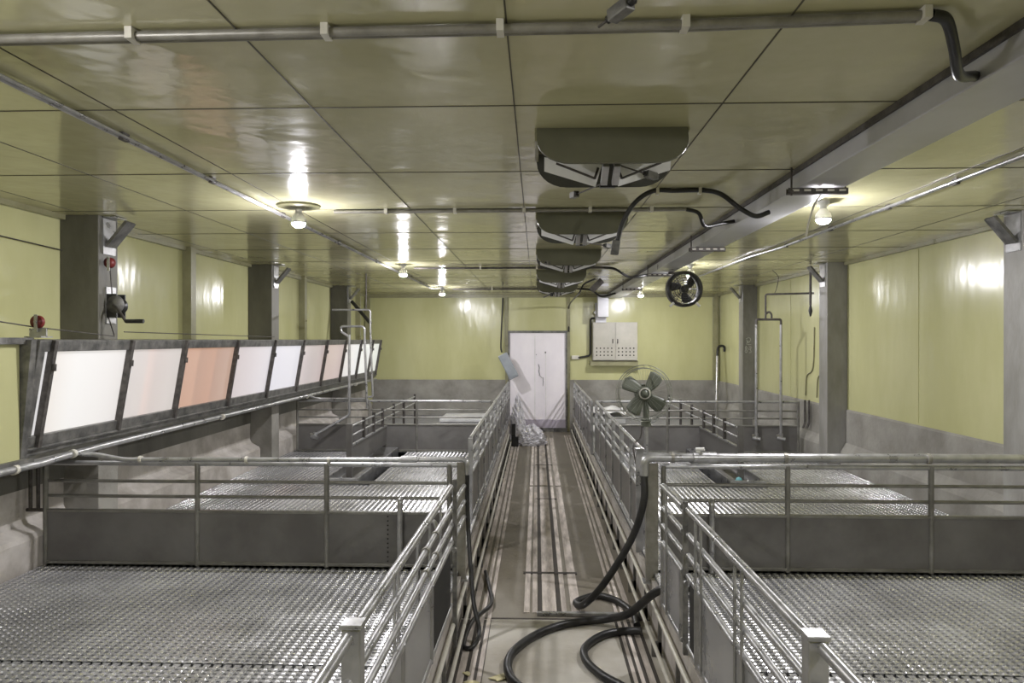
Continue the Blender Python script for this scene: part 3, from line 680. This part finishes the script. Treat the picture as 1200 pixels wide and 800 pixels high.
hose('power_cable', 'black cable hanging down the wall left of the door to the tilted box',
     [(-.78, 16.68, ZC-.08), (-.79, 16.66, 2.8), (-.81, 16.6, 2.3), (-.82, 16.6, 1.95), (-.80, 16.6, 1.82)], .018, M_BLACK, 6, 'cable')
t = thing('switch_box', (-.72, 16.5, 1.6), 'blue grey box hanging tilted at the left of the door', 'box')
MB().box(-.11, .11, -.07, .07, -.30, .30, T((-.64, 16.35, 1.52)) @ R(-.48, 4, 'Y')).build('case', M_BLUE, t, .02)
MB().box(-.08, .08, -.085, -.07, -.25, -.1, T((-.64, 16.35, 1.52)) @ R(-.48, 4, 'Y')).build('cover', M_BLUE, t)

# bulbs
def bulb_fixture(x, y, label, plate=False):
    t = thing('ceiling_lamp', (x, y, ZC), label, 'lamp', 'bare bulbs under the ceiling')
    if plate: MB().lathe([(.0001,0),(.17,0),(.16,-.015),(.05,-.03),(.0001,-.03)], T((x, y, ZC)), 20).build('ceiling_plate', M_TRIM, t)
    MB().lathe([(.045,0),(.045,-.02),(.026,-.03),(.026,-.065),(.0001,-.065)], T((x, y, ZC)), 16).build('lamp_holder', M_WHITE, t)
    h = MB().lathe([(.022,-.055),(.034,-.066),(.052,-.092),(.058,-.112),(.058,-.125),(.0525,-.1405)], T((x, y, ZC)), 20).build('bulb_base', M_WHITE, t)
    MB().lathe([(.052,-.140),(.046,-.157),(.026,-.170),(.0001,-.175)], T((x, y, ZC)), 20).build('bulb_globe', M_BULB, h)
for x, y, l, p in ((-1.85, 5.58, 'nearest bare bulb of the left row, with a round ceiling plate', True), (-1.85, 10.0, 'middle bare bulb of the left row', False), (-1.87, 14.3, 'farthest bare bulb of the left row', False),
                (2.16, 5.55, 'nearest bare bulb of the right row, below the duct hanger', False), (2.14, 10.2, 'middle bare bulb of the right row, above the black fan', False), (2.12, 14.9, 'farthest bare bulb of the right row', False),
                (-1.85, 1.2, 'bare bulb of the left row overhead, out of the photo', False), (2.16, 1.2, 'bare bulb of the right row overhead, out of the photo', False)):
    bulb_fixture(x, y, l, p)

# column brackets, winch, pulleys
def knee(x, y, s, label):
    t = thing('knee_bracket', (x, y, ZC-.3), label, 'bracket', 'knee brackets at the column heads')
    Bx(min(x, x-s*.012), max(x, x-s*.012), y-.09, y+.09, ZC-.32, ZC-.02).build('back_plate', M_GALV, t)
    Bx(-.05, .05, -.09, .09, 0, .008, T((x-s*.06, y, ZC-.012))).build('top_plate', M_GALV, t)
    Bx(-.012, .012, -.07, .07, 0, .27, T((x-s*.02, y, ZC-.25)) @ R(-s*.70, 4, 'Y')).build('strut', M_FRAME, t)
    return t
for y, l in ((6.08, 'knee bracket on the nearest right column'), (10.05, 'knee bracket on the second right column'), (14.05, 'knee bracket on the farthest right column')): knee(3.91, y, 1, l)
for y, l in ((6.08, 'knee bracket on the nearest left column above the winch'), (10.05, 'knee bracket on the second left column'), (14.05, 'knee bracket on the farthest left column')): knee(-3.66, y, -1, l)
t = thing('hand_winch', (-3.62, 6.1, 2.4), 'black hand winch with a crank on the nearest left column', 'winch')
Bx(-3.66, -3.645, 6.03, 6.17, 2.25, 2.56).build('mount_plate', M_GALV, t)
MB().box(-3.645, -3.56, 6.03, 6.045, 2.30, 2.50).box(-3.645, -3.56, 6.155, 6.17, 2.30, 2.50).build('side_cheek', M_BLACK, t)
MB().lathe([(.0001,-.055),(.07,-.055),(.07,-.045),(.035,-.04),(.035,.04),(.07,.045),(.07,.055),(.0001,.055)], T((-3.60, 6.1, 2.40)) @ R(PI/2, 4, 'X'), 20).build('drum', M_BLACK, t)
MB().lathe([(.0001,0),(.075,0),(.075,.012),(.0001,.012)], T((-3.56, 6.02, 2.41)) @ R(PI/2, 4, 'X') , 20).build('gear', M_FRAME, t)
Tb(bend([(-3.57, 6.0, 2.40), (-3.50, 5.95, 2.37), (-3.42, 5.93, 2.26)], .03), .012, 8).build('crank_arm', M_MULL, t)
Tb([(-3.42, 5.93, 2.265), (-3.27, 5.93, 2.265)], .017, 8).build('crank_grip', M_BLACK, t)
def pulley(loc, label):
    t = thing('pulley', loc, label, 'pulley', 'small red pulleys')
    M = T(loc) @ R(PI/2, 4, 'X')
    MB().lathe([(.0001,-.012),(.045,-.014),(.032,0),(.045,.014),(.0001,.012)], M, 18).build('sheave', M_RED, t)
    Bx(-.012, .012, -.022, -.016, -.07, .05, T(loc)).build('cheek', M_GALV, t); Tb([Vector(loc)+Vector((0,-.03,0)), Vector(loc)+Vector((0,.03,0))], .01, 8).build('axle', M_GALV, t)
pulley((-3.60, 6.0, 2.76), 'small red pulley on the nearest left column above the winch')
pulley((-3.47, 4.93, 2.235), 'small red pulley on a steel bracket at the near end of the window band')
t = thing('pulley_bracket', (-3.47, 4.95, 2.12), 'steel angle bracket under the near red pulley', 'bracket')
MB().box(-3.53, -3.41, 4.93, 4.945, 2.127, 2.19).box(-3.53, -3.41, 4.88, 5.0, 2.125, 2.135).build('angle', M_GALV, t)
for pts, l in (([(-3.97, 3.0, 2.45), (-3.5, 4.93, 2.20), (-3.50, 5.9, 2.14), (-3.64, 6.05, 2.30)], 'steel cable from the near red pulley to the winch'),
               ([(-3.97, 3.6, 2.93), (-3.97, 5.94, 2.86)], 'thin cable along the left wall under the ceiling'),
               ([(-3.61, 6.05, 2.50), (-3.61, 6.02, 2.74)], 'short cable from the winch up to the red pulley'),
               ([(-3.62, 6.25, 2.18), (-3.62, 9.9, 2.15)], 'thin cable above the window band beyond the winch')):
    o = Tb(pts, .005, 6).build('steel_cable', M_MULL); tag(o, l, 'cable')
# chalk marks on the far right column
ch = MB(); yc = 14.05-.145
def sc(pts, r=.006): ch.tube(smooth([(3.93+.0095*(a*1.0), yc, 2.13+b*.011) for a, b in pts], 4), r, 5)
sc([(4,0),(10,2),(13,-1),(11,-5),(8,-7),(7,-4),(10,-4)]); sc([(5,-1),(6,-6),(5,-10)]); sc([(7,-10),(14,-10)])
sc([(3,-13),(6,-15),(4,-18),(3,-15),(5,-12)]); sc([(3,-19),(6,-20),(5,-24),(2,-22),(3,-19)]); sc([(10,-14),(14,-14),(13,-19),(14,-23),(10,-24)]); sc([(8,-18),(12,-18)])
o = ch.build('chalk_marks', M_CHALK); tag(o, 'faint white chalk scribble on the farthest right column', 'marks')

# ================================================================ BACK WALL ITEMS
t = thing('wall_cabinet', (1.78, YB, 1.7), 'beige steel cabinet with two vented doors on the back wall', 'cabinet')
Bx(1.27, 2.28, YB-.24, YB-.0, 1.64, 2.51).build('body', M_CAB, t, .005)
Bx(1.22, 2.30, YB-.20, YB, 1.52, 1.63).build('lower_ledge', M_TRIM, t)
for s, a, b in ((-1, 1.285, 1.768), (1, 1.782, 2.265)):
    m = Bx(a, b, YB-.262, YB-.24, 1.655, 2.495); m.cur = 1; c = (a+b)/2
    for i in range(5):
        for j in range(3): m.lathe([(.0001,-.0235),(.017,-.0235),(.017,-.02)], T((c+(i-2)*.085, YB-.24, 1.76+j*.08)) @ R(-PI/2, 4, 'X'), 8, False)
    d = m.build('cabinet_door', [M_CAB, M_DARK], t)
    xh = 1.72 if s < 0 else 1.83
    Bx(xh-.01, xh+.01, YB-.285, YB-.262, 2.03, 2.13).build('door_handle', M_MULL, d)
Tb(bend([(1.45, YB-.05, 2.62), (1.23, YB-.05, 2.60), (1.23, YB-.05, 1.75), (.95, YB-.05, 1.70)], .06), .022, 8).build('cable', M_BLACK, t)
Bx(.80, .98, YB-.06, YB, 1.66, 1.75).build('socket', M_CLIP, t, .01)
# leaning hook pole in the right corner
t = thing('hook_pole', (3.95, 15.6, ZP), 'grey pole with a black hooked top leaning in the far right corner', 'pole')
Tb([(3.80, 15.5, ZP), (3.97, 16.1, 1.75)], .030, 10).build('shaft', M_GALV, t)
Tb(smooth([(3.955, 16.05, 1.55), (3.99, 16.15, 1.88), (4.05, 16.2, 1.97), (4.14, 16.2, 1.96), (4.15, 16.2, 1.85)], 6), .028, 10).build('hook', M_BLACK, t)

# black clamp fan hung under the third hanger
t = thing('hanging_fan', (2.0, 9.95, 2.8), 'round black fan hanging below the duct beam', 'fan')
FC = Vector((2.0, 9.95, 2.80)); MF = T(FC) @ R(PI/2, 4, 'X') @ R(.15, 4, 'Y')
MB().lathe([(.225,-.05),(.245,-.05),(.245,.07),(.21,.07),(.20,-.04),(.225,-.05)], MF, 40).build('housing', M_BLACK, t)
m = MB()
for rr in (.06,.09,.12,.15,.18,.205):
    m.tube([MF @ Vector((rr*math.cos(a), rr*math.sin(a), .072)) for a in [2*PI*q/32 for q in range(32)]], .0035, 5, closed=True)
for q in range(10):
    a = 2*PI*q/10; m.tube([MF @ Vector((.04*math.cos(a), .04*math.sin(a), .072)), MF @ Vector((.22*math.cos(a), .22*math.sin(a), .072))], .0035, 5)
m.build('cage', M_BLACK, t)
MB().lathe([(.0001,.075),(.05,.072),(.05,-.03),(.0001,-.03)], MF, 20).build('hub', M_BLACK, t)
def blade(M, r0, r1, w0, w1, tw, th=.006, sweep=.3):
    m = MB(); n = 8; A = []; 
    for i in range(n+1):
        u = i/n; r = r0+(r1-r0)*u; w = w0+(w1-w0)*math.sin(min(1, u*1.15)*PI/2)
        if u > .85: w *= math.sqrt(max(.25, 1-((u-.85)/.15)**2*.75))
        for k in range(5):
            s = (k/4-.5); ang = sweep*u
            x = r*math.cos(ang)-s*w*math.sin(ang); y = r*math.sin(ang)+s*w*math.cos(ang); A.append((x, y, s*w*tw))
    B = [(x,y,z+th) for x,y,z in A]; N = len(A); f = []
    for i in range(n):
        for k in range(4): a = i*5+k; f += [(a, a+1, a+6, a+5), (N+a, N+a+5, N+a+6, N+a+1)]
    for i in range(n): a = i*5; f += [(a, a+5, N+a+5, N+a), (a+4, N+a+4, N+a+9, a+9)]
    f += [tuple(range(4,-1,-1)) + (N+0,) + tuple(N+k for k in range(1,5))][:0]
    for k in range(4): f += [(k, N+k, N+k+1, k+1), (n*5+k, n*5+k+1, N+n*5+k+1, N+n*5+k)]
    return m.add([M @ Vector(p) for p in A+B], f, True)
M_FB = mottled('grey fan blade', (.16,.16,.16), (.24,.24,.24), 4, (.3,.5))
for q in range(3): blade(MF @ R(2*PI*q/3+.6, 4, 'Z'), .05, .19, .06, .13, .35).build('blade', M_BLACK, t)
m = MB()
for rr in (.08,.12,.16,.19):
    m.tube([MF @ Vector((rr*math.cos(a), rr*math.sin(a), -.045)) for a in [2*PI*q/32 for q in range(32)]], .004, 5, closed=True)
for q in range(6):
    a = 2*PI*q/6; m.tube([MF @ Vector((.03*math.cos(a), .03*math.sin(a), -.045)), MF @ Vector((.21*math.cos(a), .21*math.sin(a), -.045))], .005, 5)
m.build('back_grille', M_BLACK, t)
Tb([FC+Vector((-.02,0,.24)), (1.86, 9.97, ZC-.13)], .012, 8).build('bracket_arm', M_BLACK, t)
MB().box(1.80, 1.92, 9.93, 10.01, ZC-.15, ZC-.121).build('bracket_clamp', M_MULL, t)
for s in (-1, 1): Tb([FC+Vector((s*.15, -.08, -.19)), FC+Vector((s*.20, -.09, -.24))], .018, 8).build('pale_foot', M_WHITE, t)

# big grey pedestal fan behind the right aisle fence
t = thing('pedestal_fan', (1.02, 6.35, ZP), 'large grey pedestal fan with four broad blades standing in the right pen', 'fan')
FC = Vector((.935, 6.35, 1.645)); MF = T(FC) @ R(PI/2, 4, 'X')
for q, a0 in enumerate((.98, 2.62, 4.17, 5.65)): blade(MF @ R(a0-.12, 4, 'Z'), .05, .205, .075, .13, .25, .006, .12).build('blade', M_FANG, t)
MB().lathe([(.0001,.05),(.02,.05),(.024,.042),(.045,.04),(.05,.03),(.06,.028),(.062,-.03),(.0001,-.03)], MF, 24).build('hub', M_FANG, t)
m = MB()
for rr, zz in ((.245, 0),(.22, .055),(.22,-.06)):
    m.tube([MF @ Vector((rr*math.cos(a), rr*math.sin(a), zz)) for a in [2*PI*q/48 for q in range(48)]], .0038, 6, closed=True)
m.build('cage_ring', M_CAGE, t)
m = MB()
for q in range(28):
    a = 2*PI*q/28; c, s = math.cos(a), math.sin(a)
    m.tube([MF @ Vector((.06*c, .06*s, .070)), MF @ Vector((.20*c, .20*s, .064)), MF @ Vector((.245*c, .245*s, 0)), MF @ Vector((.20*c, .20*s, -.065)), MF @ Vector((.07*c, .07*s, -.075))], .0009, 4)
m.build('cage_wire', M_CAGE, t)
MB().lathe([(.040,.046),(.048,.046),(.050,.034),(.038,.034)], MF, 24).build('hub_ring', M_CAB, t)
MB().lathe([(.0001,-.03),(.07,-.03),(.075,-.12),(.055,-.20),(.0001,-.21)], MF, 20).build('motor', M_FANG, t)
Tb([FC+Vector((.03,.12,-.02)), FC+Vector((.035,.12,-.26))], .028, 12).build('neck', M_FANG, t)
Tb([FC+Vector((.035,.12,-.24)), FC+Vector((.035,.12,-.30))], .045, 12).build('collar', M_FANG, t)
Tb([FC+Vector((.035,.12,-.28)), FC+Vector((.035,.12,-.30-.6)), (FC.x+.035, FC.y+.12, ZP+.03)], .018, 12).build('pole', M_GALV, t)
for k in range(4):
    a = -1.3+k*.87; b = Vector((FC.x+.035, FC.y+.12, 0))
    Tb(bend([b+Vector((0,0,.75)), b+Vector((.16*math.cos(a), .16*math.sin(a), ZP+.05)), b+Vector((.20*math.cos(a), .20*math.sin(a), ZP+.014))], .04), .011, 8).build('leg', M_GALV, t)
Tb(smooth([FC+Vector((.0,.14,-.30)), FC+Vector((-.02,.10,-.40)), FC+Vector((-.09,.02,-.46)), FC+Vector((-.07,0,-.62))], 6), .007, 6).build('power_cord', M_MULL, t)
Tb(bend([FC+Vector((.04,.1,-.27)), FC+Vector((.11,.1,-.26)), FC+Vector((.13,.05,-.20))], .02), .008, 6).build('guard_stay', M_GALV, t)

# ================================================================ LOOSE THINGS AT THE FAR END
def crumple(loc, sx, sy, h, label, name, mat, cat, seed, lean=0, cuts=26, amp=.3):
    m = MB(); n, k = 40, cuts; V = []
    for j in range(k+1):
        v = j/k; r = math.sqrt(max(0, 1-v**3))*(1-.3*v) if j else .0
        for i in range(n):
            a = 2*PI*i/n; p = Vector((math.cos(a)*2.2, math.sin(a)*2.2, v*4+seed))
            d = 1+amp*noise.noise(p*1.3)+amp*1.6*abs(noise.noise(p*2.6))+amp*.7*abs(noise.noise(p*7)); zz = v*h*(1+.25*noise.noise(p*1.1)*v)
            V.append((loc[0]+math.cos(a)*sx*max(r, .05)*d+lean*v, loc[1]+math.sin(a)*sy*max(r, .05)*d, loc[2]+(.0 if j < 2 else zz)))
    F = [(j*n+i, j*n+(i+1) % n, (j+1)*n+(i+1) % n, (j+1)*n+i) for j in range(k) for i in range(n)] + [tuple(range(k*n, k*n+n))]
    m.add(V, F, False); o = m.build(name, mat); tag(o, label, cat); return o
crumple((-.10, 14.6, .004), .24, .20, .38, 'crumpled clear plastic sack lying in the aisle before the door', 'plastic_bag', M_BAG, 'bag', 3.0)
crumple((-.38, 15.2, .004), .15, .14, .88, 'tall crumpled clear plastic bag leaning by the left aisle fence end', 'plastic_bag', M_BAG, 'bag', 9.0, -.02)
o = MB().box(-.50, -.42, 14.3, 14.36, 0, .45, T((0,0,0))).box(-.48,-.36,14.28,14.32,0,.2).build('boot_scraper', M_BLACK); tag(o, 'small black upright thing on the aisle floor beside the plastic bag', 'tool')
def sheet(x0, x1, y0, y1, z, label, amp=.02, seed=0):
    m = MB(); n = 18; V = []
    for j in range(n+1):
        for i in range(n+1):
            x = x0+(x1-x0)*i/n; y = y0+(y1-y0)*j/n
            V.append((x+.03*noise.noise((y*3, seed, 0)), y, z+amp*(1+noise.noise((x*4+seed, y*4, seed)))))
    N = len(V); V += [(x, y, zz-.006) for x, y, zz in V]; F = []
    for j in range(n):
        for i in range(n): a = j*(n+1)+i; F += [(a, a+1, a+n+2, a+n+1), (N+a, N+a+n+1, N+a+n+2, N+a+1)]
    for i in range(n): F += [(i, N+i, N+i+1, i+1), (n*(n+1)+i, n*(n+1)+i+1, N+n*(n+1)+i+1, N+n*(n+1)+i)]
    for j in range(n): a = j*(n+1); b = a+n; F += [(a, a+n+1, N+a+n+1, N+a), (b, N+b, N+b+n+1, b+n+1)]
    m.add(V, F, True); o = m.build('plastic_sheet', M_MAT); tag(o, label, 'sheet'); return o
sheet(1.05, 2.1, 12.4, 14.6, ZP+.01, 'white plastic sheet spread on the far right slats', .012, 2)
sheet(1.10, 1.85, 14.9, 16.3, ZP+.12, 'white plastic sheet heaped at the back wall right of the door', .10, 5)
o = Bx(1.12, 1.83, 14.95, 16.25, ZP, ZP+.14).build('stacked_slabs', M_MAT, None, .02); tag(o, 'pale slab stack under the heaped white sheet at the back right', 'slab')
o = Bx(-2.05, -.75, 15.2, 16.4, ZP, ZP+.07).build('rubber_mat', M_MAT, None, .01); tag(o, 'pale flat mat lying on the far left slats by the back wall', 'mat')
